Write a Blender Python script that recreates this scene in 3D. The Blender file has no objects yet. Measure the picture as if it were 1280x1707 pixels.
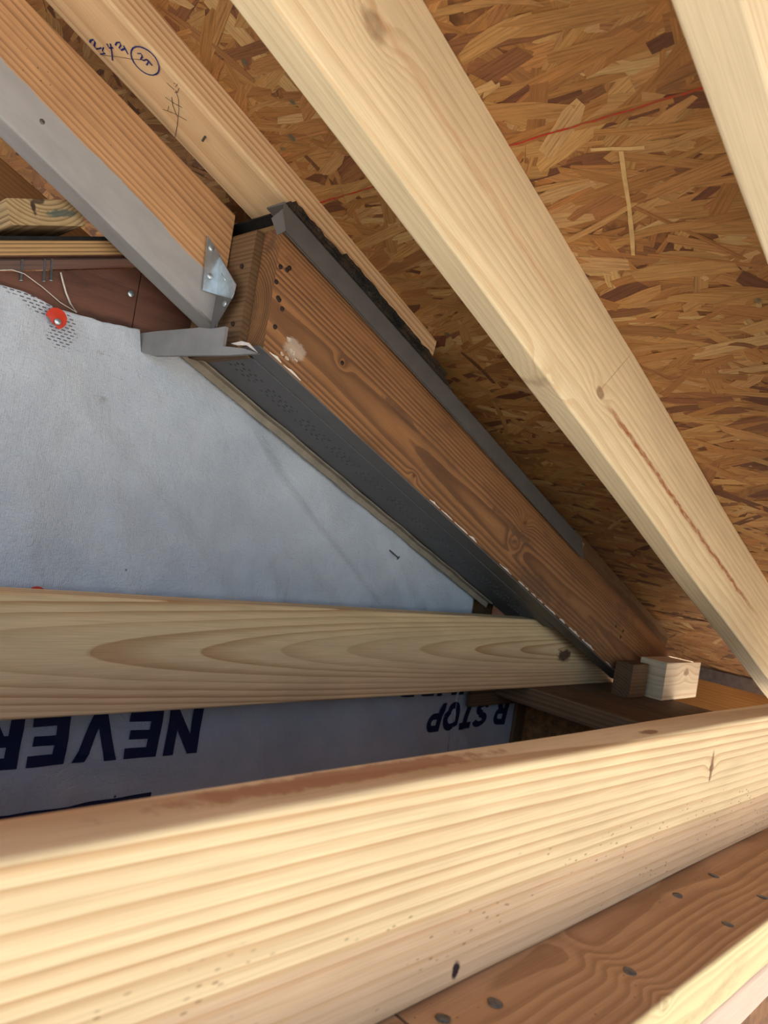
import bpy, bmesh, math, random
from mathutils import Vector, Matrix, noise as mnoise
random.seed(7)
scene = bpy.context.scene
C = bpy.data.collections.new('framing'); scene.collection.children.link(C)
GZ = 2.6                                   # camera height above the ground, metres
TH = math.radians(22.02)                   # roof pitch (about 5 in 12)
# ---------------------------------------------------------------- camera
cam = bpy.data.cameras.new('camera'); cam_o = bpy.data.objects.new('camera', cam); C.objects.link(cam_o)
RT = Vector((0.69434751, -0.70137213, 0.16111804)); UP = Vector((-0.12981891, 0.09811657, 0.98670273)); FW = Vector((0.70776955, 0.70596265, 0.02291726))
cam_o.matrix_world = Matrix(((RT.x, UP.x, -FW.x, 0), (RT.y, UP.y, -FW.y, 0), (RT.z, UP.z, -FW.z, GZ), (0, 0, 0, 1)))
cam.sensor_fit = 'VERTICAL'; cam.sensor_height = 36.0; cam.sensor_width = 27.0
cam.lens = 36.0 * 1254.845 / 1707.0
cam.clip_start = 0.01; cam.clip_end = 500
cam.dof.use_dof = True; cam.dof.focus_distance = 0.95; cam.dof.aperture_fstop = 11.0
scene.camera = cam_o
# ---------------------------------------------------------------- sky, sun, exposure
SUN_EL, SUN_AZ = math.radians(50), math.radians(62)      # sun stands behind the old house; the yard in front is lit
w = bpy.data.worlds.new('sky'); scene.world = w; w.use_nodes = True
wn = w.node_tree.nodes; wn.clear()
sky = wn.new('ShaderNodeTexSky'); sky.sky_type = 'NISHITA'; sky.sun_disc = False
sky.sun_elevation = SUN_EL; sky.sun_rotation = math.radians(28); sky.air_density = 1.0; sky.dust_density = 1.5
bg = wn.new('ShaderNodeBackground'); bg.inputs[1].default_value = 0.22
wo = wn.new('ShaderNodeOutputWorld')
w.node_tree.links.new(sky.outputs[0], bg.inputs[0]); w.node_tree.links.new(bg.outputs[0], wo.inputs[0])
sun = bpy.data.lights.new('sun', 'SUN'); sun.energy = 9.0; sun.angle = math.radians(0.6); sun.color = (1.0, 0.965, 0.91)
sun_o = bpy.data.objects.new('sun', sun); C.objects.link(sun_o)
sd = Vector((math.cos(SUN_EL) * math.cos(SUN_AZ), math.cos(SUN_EL) * math.sin(SUN_AZ), math.sin(SUN_EL)))
sun_o.rotation_euler = sd.to_track_quat('Z', 'Y').to_euler(); sun_o.location = (0, -3, 8)
vs = scene.view_settings; vs.view_transform = 'Standard'; vs.look = 'None'; vs.gamma = 1.0; vs.use_curve_mapping = False
vs.exposure = 1.05
# ---------------------------------------------------------------- frames and helpers
S = Vector((math.cos(TH), 0, -math.sin(TH))); N = Vector((math.sin(TH), 0, math.cos(TH))); YV = Vector((0, 1, 0))
def P(x, y, z): return Vector((x, y, z + GZ))
def PS(s, y, n): v = S * s + N * n + YV * y; return Vector((v.x, v.y, v.z + GZ))
def frame(o, ax, ay, az):
    m = Matrix.Identity(4)
    for i in range(3): m[i][0] = ax[i]; m[i][1] = ay[i]; m[i][2] = az[i]; m[i][3] = o[i]
    return m
def F_level(x, y, z): return frame(P(x, y, z), Vector((1, 0, 0)), YV, Vector((0, 0, 1)))
def F_slope(s, y, n, extra=0.0):
    t = TH + extra
    return frame(PS(s, y, n), Vector((math.cos(t), 0, -math.sin(t))), YV, Vector((math.sin(t), 0, math.cos(t))))
def F_cross(x, y, z): return frame(P(x, y, z), YV, Vector((-1, 0, 0)), Vector((0, 0, 1)))   # runs along +Y
def ray_y(u, v, y):      # a point seen in the photograph, at a known depth plane Y
    a = RT * (u - 640) - UP * (v - 853.5) + FW * 1254.845
    a = a * (y / a.y); return Vector((a.x, a.y, a.z + GZ))
def ray_x(u, v, x):
    a = RT * (u - 640) - UP * (v - 853.5) + FW * 1254.845
    a = a * (x / a.x); return Vector((a.x, a.y, a.z + GZ))
def ray_z(u, v, z):
    a = RT * (u - 640) - UP * (v - 853.5) + FW * 1254.845
    a = a * (z / a.z); return Vector((a.x, a.y, a.z + GZ))
def ray_n(u, v, n):
    a = RT * (u - 640) - UP * (v - 853.5) + FW * 1254.845
    a = a * (n / a.dot(N)); return Vector((a.x, a.y, a.z + GZ))
def link(name, me, mat=None, parent=None, M=None):
    o = bpy.data.objects.new(name, me); C.objects.link(o)
    if mat and me and hasattr(me, 'materials') and not me.materials: me.materials.append(mat)
    if parent: o.parent = parent
    if M is not None:
        o.matrix_world = M if parent is None else M
        if parent is not None: o.matrix_parent_inverse = parent_world(parent).inverted()
    elif parent is not None: o.matrix_parent_inverse = parent_world(parent).inverted()
    return o
WORLD = {}
def parent_world(p): return WORLD.get(p.name, Matrix.Identity(4))
def tag(o, label=None, cat=None, group=None, kind=None):
    if label: o['label'] = label
    if cat: o['category'] = cat
    if group: o['group'] = group
    if kind: o['kind'] = kind
    return o
def place(o, M): o.matrix_world = M; WORLD[o.name] = M.copy(); return o
def mesh(name, verts, faces, smooth=False):
    me = bpy.data.meshes.new(name); me.from_pydata([tuple(v) for v in verts], [], faces); me.validate()
    if smooth:
        for p in me.polygons: p.use_smooth = True
    return me
def empty(name, loc):
    o = bpy.data.objects.new(name, None); C.objects.link(o); o.empty_display_size = .02
    return place(o, Matrix.Translation(loc))
# ---------------------------------------------------------------- node expression helper
def lin(c):
    r = []
    for k in c:
        k /= 255.0; r.append(k / 12.92 if k <= .04045 else ((k + .055) / 1.055) ** 2.4)
    return (*r, 1.0)
class E:
    def __init__(s, g, k): s.g = g; s.k = k
    def m(s, op, *o, clamp=False): return s.g.math(op, s, *o, clamp=clamp)
    def __add__(a, b): return a.m('ADD', b)
    def __radd__(a, b): return a.m('ADD', b)
    def __sub__(a, b): return a.m('SUBTRACT', b)
    def __rsub__(a, b): return a.g.math('SUBTRACT', b, a)
    def __mul__(a, b): return a.m('MULTIPLY', b)
    def __rmul__(a, b): return a.m('MULTIPLY', b)
    def __truediv__(a, b): return a.m('DIVIDE', b)
    def __pow__(a, b): return a.m('POWER', b)
class G:
    def __init__(s, name):
        s.mat = bpy.data.materials.new(name); s.mat.use_nodes = True
        s.nt = s.mat.node_tree; s.nt.nodes.clear()
        s.out = s.nt.nodes.new('ShaderNodeOutputMaterial'); s.b = s.nt.nodes.new('ShaderNodeBsdfPrincipled')
        s.nt.links.new(s.b.outputs[0], s.out.inputs[0])
    def n(s, t): return s.nt.nodes.new(t)
    def put(s, sock, v):
        if isinstance(v, E): s.nt.links.new(v.k, sock)
        elif v is not None:
            try: sock.default_value = v
            except Exception: sock.default_value = (*v, 1.0)[:4]
    def math(s, op, *a, clamp=False):
        n = s.n('ShaderNodeMath'); n.operation = op; n.use_clamp = clamp
        for i, v in enumerate(a): s.put(n.inputs[i], v)
        return E(s, n.outputs[0])
    def pos(s, kind='Object'): n = s.n('ShaderNodeTexCoord'); return E(s, n.outputs[kind])
    def sep(s, v): n = s.n('ShaderNodeSeparateXYZ'); s.put(n.inputs[0], v); return [E(s, o) for o in n.outputs]
    def comb(s, x, y, z):
        n = s.n('ShaderNodeCombineXYZ')
        for i, v in enumerate((x, y, z)): s.put(n.inputs[i], v)
        return E(s, n.outputs[0])
    def noise(s, v, scale=1.0, detail=2.0, rough=.5, dist=0.0):
        n = s.n('ShaderNodeTexNoise'); s.put(n.inputs['Vector'], v)
        n.inputs['Scale'].default_value = scale; n.inputs['Detail'].default_value = detail; n.inputs['Roughness'].default_value = rough; n.inputs['Distortion'].default_value = dist
        return E(s, n.outputs['Fac'])
    def voro(s, v, scale=1.0, feature='F1'):
        n = s.n('ShaderNodeTexVoronoi'); n.feature = feature; s.put(n.inputs['Vector'], v); n.inputs['Scale'].default_value = scale
        return E(s, n.outputs['Distance'])
    def sm(s, x, a, b, lo=0.0, hi=1.0):
        n = s.n('ShaderNodeMapRange'); n.interpolation_type = 'SMOOTHSTEP'
        s.put(n.inputs[0], x); n.inputs[1].default_value = a; n.inputs[2].default_value = b; n.inputs[3].default_value = lo; n.inputs[4].default_value = hi
        return E(s, n.outputs[0])
    def ramp(s, x, stops, interp='LINEAR'):
        n = s.n('ShaderNodeValToRGB'); s.put(n.inputs[0], x); cr = n.color_ramp; cr.interpolation = interp
        while len(cr.elements) < len(stops): cr.elements.new(.5)
        for e, (p, c) in zip(cr.elements, stops): e.position = p; e.color = c
        return E(s, n.outputs[0])
    def mix(s, f, a, b, mode='MIX'):
        n = s.n('ShaderNodeMix'); n.data_type = 'RGBA'; n.blend_type = mode
        s.put(n.inputs[0], f); s.put(n.inputs[6], a); s.put(n.inputs[7], b)
        return E(s, n.outputs[2])
    def bump(s, h, strength=.3, dist=.001):
        n = s.n('ShaderNodeBump'); n.inputs['Strength'].default_value = strength; n.inputs['Distance'].default_value = dist
        s.put(n.inputs['Height'], h); s.nt.links.new(n.outputs[0], s.b.inputs['Normal'])
    def fin(s, col, rough=.7, metal=0.0, spec=.35):
        s.put(s.b.inputs['Base Color'], col); s.put(s.b.inputs['Roughness'], rough); s.put(s.b.inputs['Metallic'], metal); s.put(s.b.inputs['Specular IOR Level'], spec)
        return s.mat
def plain(name, c, rough=.6, metal=0.0, var=.12, scale=40, bump=0.0):
    g = G(name); p = g.pos(); f = g.noise(p, scale, 4, .6)
    d = tuple(k * (1 - var * 2) for k in lin(c)[:3]) + (1,); l = tuple(min(1, k * (1 + var)) for k in lin(c)[:3]) + (1,)
    if bump: g.bump(f, bump, .001)
    return g.fin(g.ramp(f, [(.3, d), (.7, l)]), rough, metal)
def wood(name, early, late, pith=(.06, -.03), drift=(0, 0), ring=.0065, depth=.75, warp=.006, wfreq=1.3, knots=(), heart=None, streaks=(),
         ticks=None, paint=None, dirt=None, blot=.12, rough=.72, off=0.0, bumpk=.25, sharp=.62, stains=(), lit_front=None):
    """solid timber: growth rings about a pith line running along local x; local y=0 front face, z=0 lower edge"""
    g = G(name); x, y, z = g.sep(g.pos())
    q = g.comb(x * wfreq + off, y * 9.0, z * 9.0)
    w1 = (g.noise(q, 1.0, 2, .5) - .5) * (warp * 2); q2 = g.comb(x * 9.0 + off, y * 30.0, z * 30.0)
    w2 = (g.noise(q2, 1.0, 2, .5) - .5) * (warp * .28)
    yy = y - pith[0] - x * drift[0]; zz = z - pith[1] - x * drift[1]
    r = (yy * yy + zz * zz) ** .5 + w1 + w2
    kmask = None
    for (kx, kz, kr, kd) in knots:
        d = (((x - kx) / 1.5) ** 2 + (z - kz) ** 2) ** .5
        d = d + (g.noise(g.comb(x * 80, y * 80, z * 80 + kx), 1.0, 1) - .5) * kr * .5
        r = r + g.math('EXPONENT', (d / (kr * 2.2)) ** 2 * -1.0) * (kr * 1.6)
        k1 = g.sm(d, kr * 1.1, kr * .6) * kd
        kmask = k1 if kmask is None else g.math('MAXIMUM', kmask, k1)
    ph = r / ring + (g.noise(g.comb(r * 40, off, 0.0), 1.0, 1) - .5) * 1.6
    fr = ph.m('FRACT')
    band = g.ramp(fr, [(0, (0, 0, 0, 1)), (sharp * .6, (.12, .12, .12, 1)), (sharp + .22, (1, 1, 1, 1)), (.94, (.9, .9, .9, 1)), (1, (0, 0, 0, 1))])
    amp = g.sm(g.noise(g.comb(r * 60, off + 3.0, x * .6), 1.0, 1), .25, .7, .35, 1.0)
    fac = E(g, band.k) * amp * depth
    col = g.mix(fac, lin(early), lin(late))
    if heart:                                  # redder heartwood inside/outside a ring radius
        hc, r0, sgn = heart
        col = g.mix(g.sm((r - r0) * sgn, -.003, .004) * .85, col, g.mix(fac * .7, lin(hc), lin(late)))
    bl = g.noise(g.comb(x * 5 + off, y * 25, z * 25), 1.0, 3, .6)
    col = g.mix(1.0, col, g.ramp(bl, [(.3, (1 - blot, 1 - blot * 1.05, 1 - blot * 1.1, 1)), (.7, (1 + blot * .4,) * 3 + (1,))]), 'MULTIPLY')
    fib = g.noise(g.comb(x * 14, y * 900, z * 900), 1.0, 2, .6)
    col = g.mix(1.0, col, g.ramp(fib, [(.3, (.88, .87, .85, 1)), (.7, (1.06, 1.06, 1.06, 1))]), 'MULTIPLY')
    for (x0, z0, x1, z1, wd, sc, st) in streaks:
        zc = (x - x0) * ((z1 - z0) / (x1 - x0)) + z0
        dd = ((z - zc) + (g.noise(g.comb(x * 25, 0.0, off), 1.0, 3) - .5) * wd * 2.2).m('ABSOLUTE')
        ms = g.sm(dd, wd, wd * .15) * g.sm(x, x0, x0 + (x1 - x0) * .08) * g.sm(x, x1, x1 - (x1 - x0) * .25) * st * g.sm(g.noise(g.comb(x * 60, y * 60, z * 400), 1.0, 3), .3, .6, .45, 1.0)
        col = g.mix(ms, col, lin(sc))
    for sn_ in stains:
        if len(sn_) == 6: sx, sz, rx, rz, sc, st = sn_; sy, ry = 0, 1e3
        else: sx, sy, sz, rx, ry, rz, sc, st = sn_
        d = (((x - sx) / rx) ** 2 + ((y - sy) / ry) ** 2 + ((z - sz) / rz) ** 2) ** .5 + (g.noise(g.comb(x * 60, y * 60, z * 90), 1.0, 4, .65) - .5) * 1.5
        col = g.mix(g.sm(d, 1.0, .55) * st, col, lin(sc))
    if lit_front: col = g.mix(g.sm(y, lit_front[0] + .001, lit_front[0] - .001), col, g.mix(fac * .5, lin(lit_front[1]), lin((188, 150, 96))))  # painted light: front face made paler as if lit
    if kmask is not None:
        kc = g.mix(g.sm(g.noise(g.comb(x * 120, y * 120, z * 120), 1.0, 2), .35, .65), lin((96, 58, 34)), lin((150, 100, 62)))
        col = g.mix(kmask, col, kc)
    if ticks:
        zmax, st = ticks
        tv = g.voro(g.comb(x * 75, y * 75, z * 190), 1.0)
        col = g.mix(g.sm(tv, .20, .10) * g.sm(z, zmax, zmax - .02) * g.sm(g.noise(g.comb(x * 9, y, z * 30), 1.0, 2), .45, .55) * st, col, lin((112, 74, 46)))
    if dirt:
        dc, st = dirt
        dn = g.noise(g.comb(x * 7 + off, y * 22, z * 22), 1.0, 5, .68)
        col = g.mix(g.sm(dn, .50, .72) * st, col, lin(dc))
        sp = g.voro(g.comb(x * 130, y * 130, z * 130), 1.0)
        col = g.mix(g.sm(sp, .12, .06) * g.sm(g.noise(g.comb(x * 20, y * 20, z * 20), 1.0, 2), .55, .62) * .8, col, lin((56, 42, 32)))
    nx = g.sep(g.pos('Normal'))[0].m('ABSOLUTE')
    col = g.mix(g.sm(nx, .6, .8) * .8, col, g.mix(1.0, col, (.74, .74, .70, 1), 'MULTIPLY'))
    rg = rough
    if paint:
        pc, zp = paint
        edge = zp + (g.noise(g.comb(x * 22, y * 22, z * 8), 1.0, 4, .6) - .5) * .010 + (g.noise(g.comb(x * 3.0, 0.0, 0.0), 1.0, 1) - .5) * .012
        pm = g.sm(z - edge, .0008, -.0008)
        chip = g.sm(g.noise(g.comb(x * 30, y * 90, z * 90), 1.0, 4, .6), .70, .76)
        pm = pm * (1.0 - chip * .7)
        pcol = g.mix(g.noise(g.comb(x * 20, y * 60, z * 60), 1.0, 3), lin(tuple(k * .9 for k in pc)), lin(tuple(min(255, k * 1.07) for k in pc)))
        col = g.mix(pm, col, pcol)
    g.bump(fib * .5 + fac * .6, bumpk, .0006)
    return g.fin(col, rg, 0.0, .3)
# ---------------------------------------------------------------- timber with eased edges
def timber(L, T, Hh, r=.003, st=None, k0=0.0, k1=0.0, wob=.0006, seed=1, poly1=None):
    """L along x, T along y, Hh along z. k0/k1: end cut slope dx/dz at start/end."""
    st = st or max(2, int(L / .06)); rnd = random.Random(seed)
    prof = []
    for (cy, cz, a0) in ((r, r, 180), (T - r, r, 270), (T - r, Hh - r, 0), (r, Hh - r, 90)):
        for i in range(4):
            a = math.radians(a0 + 30 * i); prof.append((cy + r * math.cos(a), cz + r * math.sin(a)))
    n = len(prof); V = []; Fc = []
    for i in range(st + 1):
        t = i / st
        oy, oz = (mnoise.noise(Vector((t * L * 3 + seed, 1.3, seed))) * wob * 2, mnoise.noise(Vector((t * L * 3 + seed, 9.3, seed))) * wob * 2)
        for j, (y, z) in enumerate(prof):
            xs = k0 * z; xe = L + k1 * z
            e = mnoise.noise(Vector((t * L * 28 + seed * 3, j * .6, seed))) * wob
            V.append((xs + (xe - xs) * t, y + oy + (e if y < T / 2 else -e), z + oz + e * .6))
    for i in range(st):
        for j in range(n):
            a = i * n + j; b = i * n + (j + 1) % n; Fc.append((a, a + n, b + n, b))
    Fc.append(tuple(range(n))); Fc.append(tuple(reversed(range(st * n, st * n + n))))
    me = mesh('timber', V, Fc)
    bm = bmesh.new(); bm.from_mesh(me); bmesh.ops.recalc_face_normals(bm, faces=bm.faces); bm.to_mesh(me); bm.free()
    for i, p in enumerate(me.polygons): p.use_smooth = i < st * n and i % 4 != 3      # only the eased arrises are smooth
    return me
def beam(name, M, L, T, Hh, mat, label, cat, group=None, **k):
    o = link(name, timber(L, T, Hh, **k), mat); place(o, M)
    return tag(o, label, cat, group)
def prism(pts, axis, bev=0.0):
    """solid between a polygon and its copy shifted by axis"""
    n = len(pts); V = [Vector(p) for p in pts] + [Vector(p) + Vector(axis) for p in pts]
    F = [tuple(range(n)), tuple(reversed(range(n, 2 * n)))] + [(i, i + n, (i + 1) % n + n, (i + 1) % n) for i in range(n)]
    me = mesh('solid', V, F); bm = bmesh.new(); bm.from_mesh(me); bmesh.ops.recalc_face_normals(bm, faces=bm.faces)
    if bev: bmesh.ops.bevel(bm, geom=list(bm.edges), offset=bev, segments=2, affect='EDGES', profile=.5)
    bm.to_mesh(me); bm.free(); return me
def boxm(x0, x1, y0, y1, z0, z1, bev=0.0): return prism([(x0, y0, z0), (x1, y0, z0), (x1, y1, z0), (x0, y1, z0)], (0, 0, z1 - z0), bev)
def tube(pts, r, seg=6):
    V = []; F = []; k = len(pts)
    for i, p in enumerate(pts):
        d = (pts[min(i + 1, k - 1)] - pts[max(i - 1, 0)]).normalized(); a = d.orthogonal().normalized(); b = d.cross(a)
        for j in range(seg): t = 2 * math.pi * j / seg; V.append(p + (a * math.cos(t) + b * math.sin(t)) * r)
    for i in range(k - 1):
        for j in range(seg): F.append((i * seg + j, i * seg + (j + 1) % seg, (i + 1) * seg + (j + 1) % seg, (i + 1) * seg + j))
    F.append(tuple(reversed(range(seg)))); F.append(tuple(range((k - 1) * seg, k * seg)))
    return mesh('tube', V, F, True)
def ribbon(lines, nrm, wd, lift=.0004):
    """flat ink strokes on a face with normal nrm"""
    V = []; F = []
    for pts in lines:
        b = len(V)
        for i, p in enumerate(pts):
            d = (pts[min(i + 1, len(pts) - 1)] - pts[max(i - 1, 0)]).normalized(); sde = d.cross(nrm).normalized() * wd * .5 * random.uniform(.75, 1.15)
            V += [p + sde + nrm * lift, p - sde + nrm * lift]
        for i in range(len(pts) - 1): F.append((b + 2 * i, b + 2 * i + 1, b + 2 * i + 3, b + 2 * i + 2))
    return mesh('ink', V, F)
def nail_mesh(r=.0042, h=.0012, shank=0.0):
    V = []; F = []; n = 10; rings = [(0, r * .9), (h * .6, r), (h, r * .8), (h * 1.25, 0.0001)]
    if shank: rings = [(-.002, .0015), (shank, .0015), (shank, r)] + [(shank + a, b) for a, b in rings[1:]]
    for (z, rr) in rings:
        for j in range(n): t = 2 * math.pi * j / n; V.append((rr * math.cos(t) * (1 + .08 * math.sin(3 * t)), rr * math.sin(t), z))
    for i in range(len(rings) - 1):
        for j in range(n): F.append((i * n + j, i * n + (j + 1) % n, (i + 1) * n + (j + 1) % n, (i + 1) * n + j))
    return mesh('nail', V, F, True)
def nail(me, p, nrm, mat, parent=None, name='nail_head'):
    q = Vector(nrm).to_track_quat('Z', 'Y').to_matrix().to_4x4(); q.translation = p
    o = bpy.data.objects.new(name, me); C.objects.link(o)
    if not me.materials: me.materials.append(mat)
    if parent: o.parent = parent; o.matrix_parent_inverse = parent_world(parent).inverted()
    o.matrix_world = q
    if parent: o.matrix_basis = q
    else: WORLD[o.name] = q.copy()
    return o
# ---------------------------------------------------------------- materials
PINE_E, PINE_L = (236, 206, 158), (196, 142, 86)
M_beam = wood('pine_beam', (242, 214, 164), (194, 144, 92), pith=(-.02, -.10), drift=(0, -.012), ring=.0088, depth=.85, warp=.004, wfreq=.9,
              heart=((220, 184, 146), .165, -1), ticks=(.085, .55), off=2.0, sharp=.72, knots=[(1.117, .100, .0045, .8)], stains=[(.719, 0, .013, .005, .01, .008, (50, 30, 30), 1.0), (.62, .022, .144, .16, .012, .004, (176, 122, 84), .8), (1.117, 0, .100, .0045, .01, .020, (120, 80, 50), .8), (.98, .012, .143, .02, .006, .006, (140, 96, 66), .8)])
M_joist = wood('pine_joist', (240, 207, 156), (184, 124, 70), pith=(.09, .078), drift=(-.043, .001), ring=.0066, depth=.85, warp=.0042, wfreq=1.1, off=5.3, sharp=.74,
               stains=[(1.80, .066, .035, .016, (70, 42, 26), .9)])
M_big = wood('spruce_rafter', (240, 217, 174), (202, 160, 108), pith=(.10, -.05), drift=(.0, .016), ring=.0078, depth=.42, warp=.009, wfreq=1.6, off=9.1,
             knots=[(.502, .074, .012, .5), (.987, .054, .008, .7), (.890, -.01, .012, .5)], streaks=[(.99, .052, 1.76, .070, .0060, (160, 86, 44), .95), (.985, .056, 1.02, .142, .004, (150, 110, 74), .5), (.3, .09, .95, .075, .006, (198, 140, 90), .35)],
             blot=.09)
M_right = wood('spruce_rafter_near', (238, 215, 174), (198, 160, 112), pith=(.02, -.12), ring=.009, depth=.5, warp=.004, off=14.0)
M_five = wood('douglas_sleeper', (242, 208, 160), (192, 134, 86), pith=(.03, .11), drift=(.01, .0), ring=.0062, depth=.85, warp=.005, wfreq=1.2, off=21.0, stains=[(.755, .075, .0, .008, .010, .01, (62, 42, 30), .85), (.775, .03, .0, .010, .008, .01, (80, 56, 40), .7)])
M_old = wood('weathered_fir', (160, 112, 70), (88, 58, 38), pith=(.062, .045), drift=(-.012, .004), ring=.0042, depth=.9, warp=.006, wfreq=1.7, off=30.0, sharp=.5,
             knots=[(.73 - .41, .013, .0035, .9), (.522 - .41, .062, .004, .9), (1.025 - .41, .097, .0065, .8), (1.02 - .41, .052, .007, .7)],
             dirt=((88, 64, 46), .65), stains=[(.45 - .41, .028, .022, .014, (196, 180, 160), .55), (.66 - .41, .072, .06, .007, (92, 64, 44), .7), (.60, .07, .10, .008, (96, 66, 46), .6), (.72, .02, .08, .02, (84, 62, 48), .5)], blot=.22)
M_gray = wood('fir_grey_painted', (198, 152, 106), (136, 94, 62), pith=(.02, .22), ring=.0075, depth=.8, warp=.004, off=40.0, paint=((158, 154, 150), .047), sharp=.6, dirt=((132, 92, 62), .3))
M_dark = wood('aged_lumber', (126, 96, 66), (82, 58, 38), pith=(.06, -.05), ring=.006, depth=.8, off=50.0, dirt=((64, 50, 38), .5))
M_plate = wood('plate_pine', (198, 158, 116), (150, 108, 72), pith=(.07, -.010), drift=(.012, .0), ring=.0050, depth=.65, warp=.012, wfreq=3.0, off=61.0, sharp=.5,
               knots=[(.177, .04, .004, .3)], dirt=((146, 108, 76), .4), lit_front=(.0018, (238, 212, 152)))  # front face gets a yellow tone standing for light
M_plate2 = wood('plate_pine_pink', (236, 206, 178), (208, 164, 130), pith=(.2, .02), ring=.012, depth=.5, off=66.0)
M_block = wood('fresh_block', (246, 222, 186), (214, 164, 112), pith=(.02, .16), ring=.012, depth=.6, off=71.0, knots=[(.11, .06, .010, .6)])
M_orange = wood('subfascia_fir', (222, 166, 96), (190, 128, 66), pith=(.02, .3), ring=.007, depth=.6, off=75.0)
M_end = wood('weathered_block', (200, 168, 122), (112, 80, 50), pith=(.040, .062), ring=.0046, depth=.9, warp=.003, off=80.0, dirt=((120, 96, 70), .3), stains=[(0, .026, .013, .01, .020, .006, (72, 92, 88), .85), (0, .056, .019, .01, .004, .010, (58, 40, 30), .95), (0, .050, .026, .01, .009, .004, (74, 52, 36), .9)])
M_back = wood('back_rafter_wood', (176, 130, 86), (140, 96, 60), pith=(.02, .2), ring=.006, depth=.7, off=84.0)
M_sheath = wood('dark_plywood', (112, 74, 58), (74, 46, 38), pith=(.3, -.2), ring=.02, depth=.5, warp=.02, off=90.0, dirt=((58, 40, 34), .7), blot=.3)
M_ply = wood('plywood_edge', (190, 150, 100), (96, 66, 40), pith=(.0, -.5), ring=.0042, depth=.95, warp=.001, off=94.0)
M_felt = plain('black_felt', (26, 25, 24), .9, 0, .3, 60)
M_grey = plain('grey_metal_paint', (98, 95, 92), .42, 0.0, .06, 30)
M_soffit = plain('grey_soffit_vinyl', (98, 97, 98), .5, 0.0, .06, 25)
M_trim = plain('grey_trim_paint', (134, 130, 127), .55, 0.0, .08, 25, .1)
M_galv = plain('galvanised_steel', (196, 204, 208), .34, .8, .12, 70)
M_nail = plain('dull_nail_steel', (110, 106, 104), .45, .6, .2, 200)
M_rust = plain('rusty_nail', (58, 42, 34), .7, .3, .3, 300)
M_red = plain('red_plastic', (206, 58, 34), .45, 0, .08, 60)
M_white = plain('white_paint_flake', (226, 214, 200), .7, 0, .08, 200)
M_scrape = plain('worn_white_paint', (196, 178, 156), .8, 0, .2, 300)
M_beige = plain('beige_channel', (150, 138, 120), .6, 0, .12, 40)
M_navy = plain('navy_print', (24, 30, 66), .6, 0, .05, 60)
M_pale = plain('pale_print', (176, 178, 190), .7, 0, .03, 60)
M_ink = plain('blue_ink', (40, 50, 116), .6, 0, .1, 200)
M_pencil = plain('pencil', (74, 62, 56), .7, 0, .1, 200)
def chalk():
    g = G('red_chalk'); f = g.noise(g.pos(), 120, 3, .6); return g.fin(g.ramp(f, [(.38, lin((186, 46, 40))), (.62, lin((150, 88, 54)))]), .9, 0, .2)
M_chalk = chalk()
def shingle_mat():
    g = G('asphalt_shingle'); p = g.pos(); a = g.noise(p, 450, 3, .7); b = g.noise(p, 40, 4, .6)
    col = g.mix(g.sm(b, .35, .65), g.ramp(a, [(.35, lin((24, 23, 22))), (.62, lin((58, 54, 50))), (.75, lin((96, 90, 84)))]), g.ramp(a, [(.35, lin((46, 38, 30))), (.7, lin((96, 80, 62)))]))
    g.bump(a, .7, .002); return g.fin(col, .95, 0, .15)
M_shing = shingle_mat()
def osb_mat():
    g = G('osb_strand'); u, v, _ = g.sep(g.pos('UV')); n = g.n('ShaderNodeAttribute'); n.attribute_name = 'tone'; c = E(g, n.outputs['Color'])
    gr = g.noise(g.comb(u * 18, v * 520, 0.0), 1.0, 3, .62); f2 = g.noise(g.comb(u * 70, v * 1900, 1.0), 1.0, 2, .6)
    col = g.mix(1.0, c, g.ramp(gr, [(.28, (.56, .52, .46, 1)), (.48, (.92, .92, .92, 1)), (.75, (1.2, 1.19, 1.15, 1))]), 'MULTIPLY')
    col = g.mix(1.0, col, g.ramp(f2, [(.3, (.84, .82, .80, 1)), (.7, (1.08,) * 3 + (1,))]), 'MULTIPLY')
    big = g.noise(g.pos('Object'), 6.0, 3, .6)
    col = g.mix(g.sm(big, .56, .72) * .35, col, lin((112, 70, 38)))
    mold = g.voro(g.pos('Object'), 17.0)
    col = g.mix(g.sm(mold, .11, .07) * g.sm(g.noise(g.pos('Object'), 160.0, 2), .4, .6, .4, .9), col, lin((92, 92, 70)))
    g.bump(gr * .7 + f2 * .4, .45, .0012); return g.fin(col, .62, 0, .4)
M_osb = osb_mat()
M_osbcore = plain('osb_core', (150, 100, 56), .8, 0, .3, 50, .3)
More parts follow.
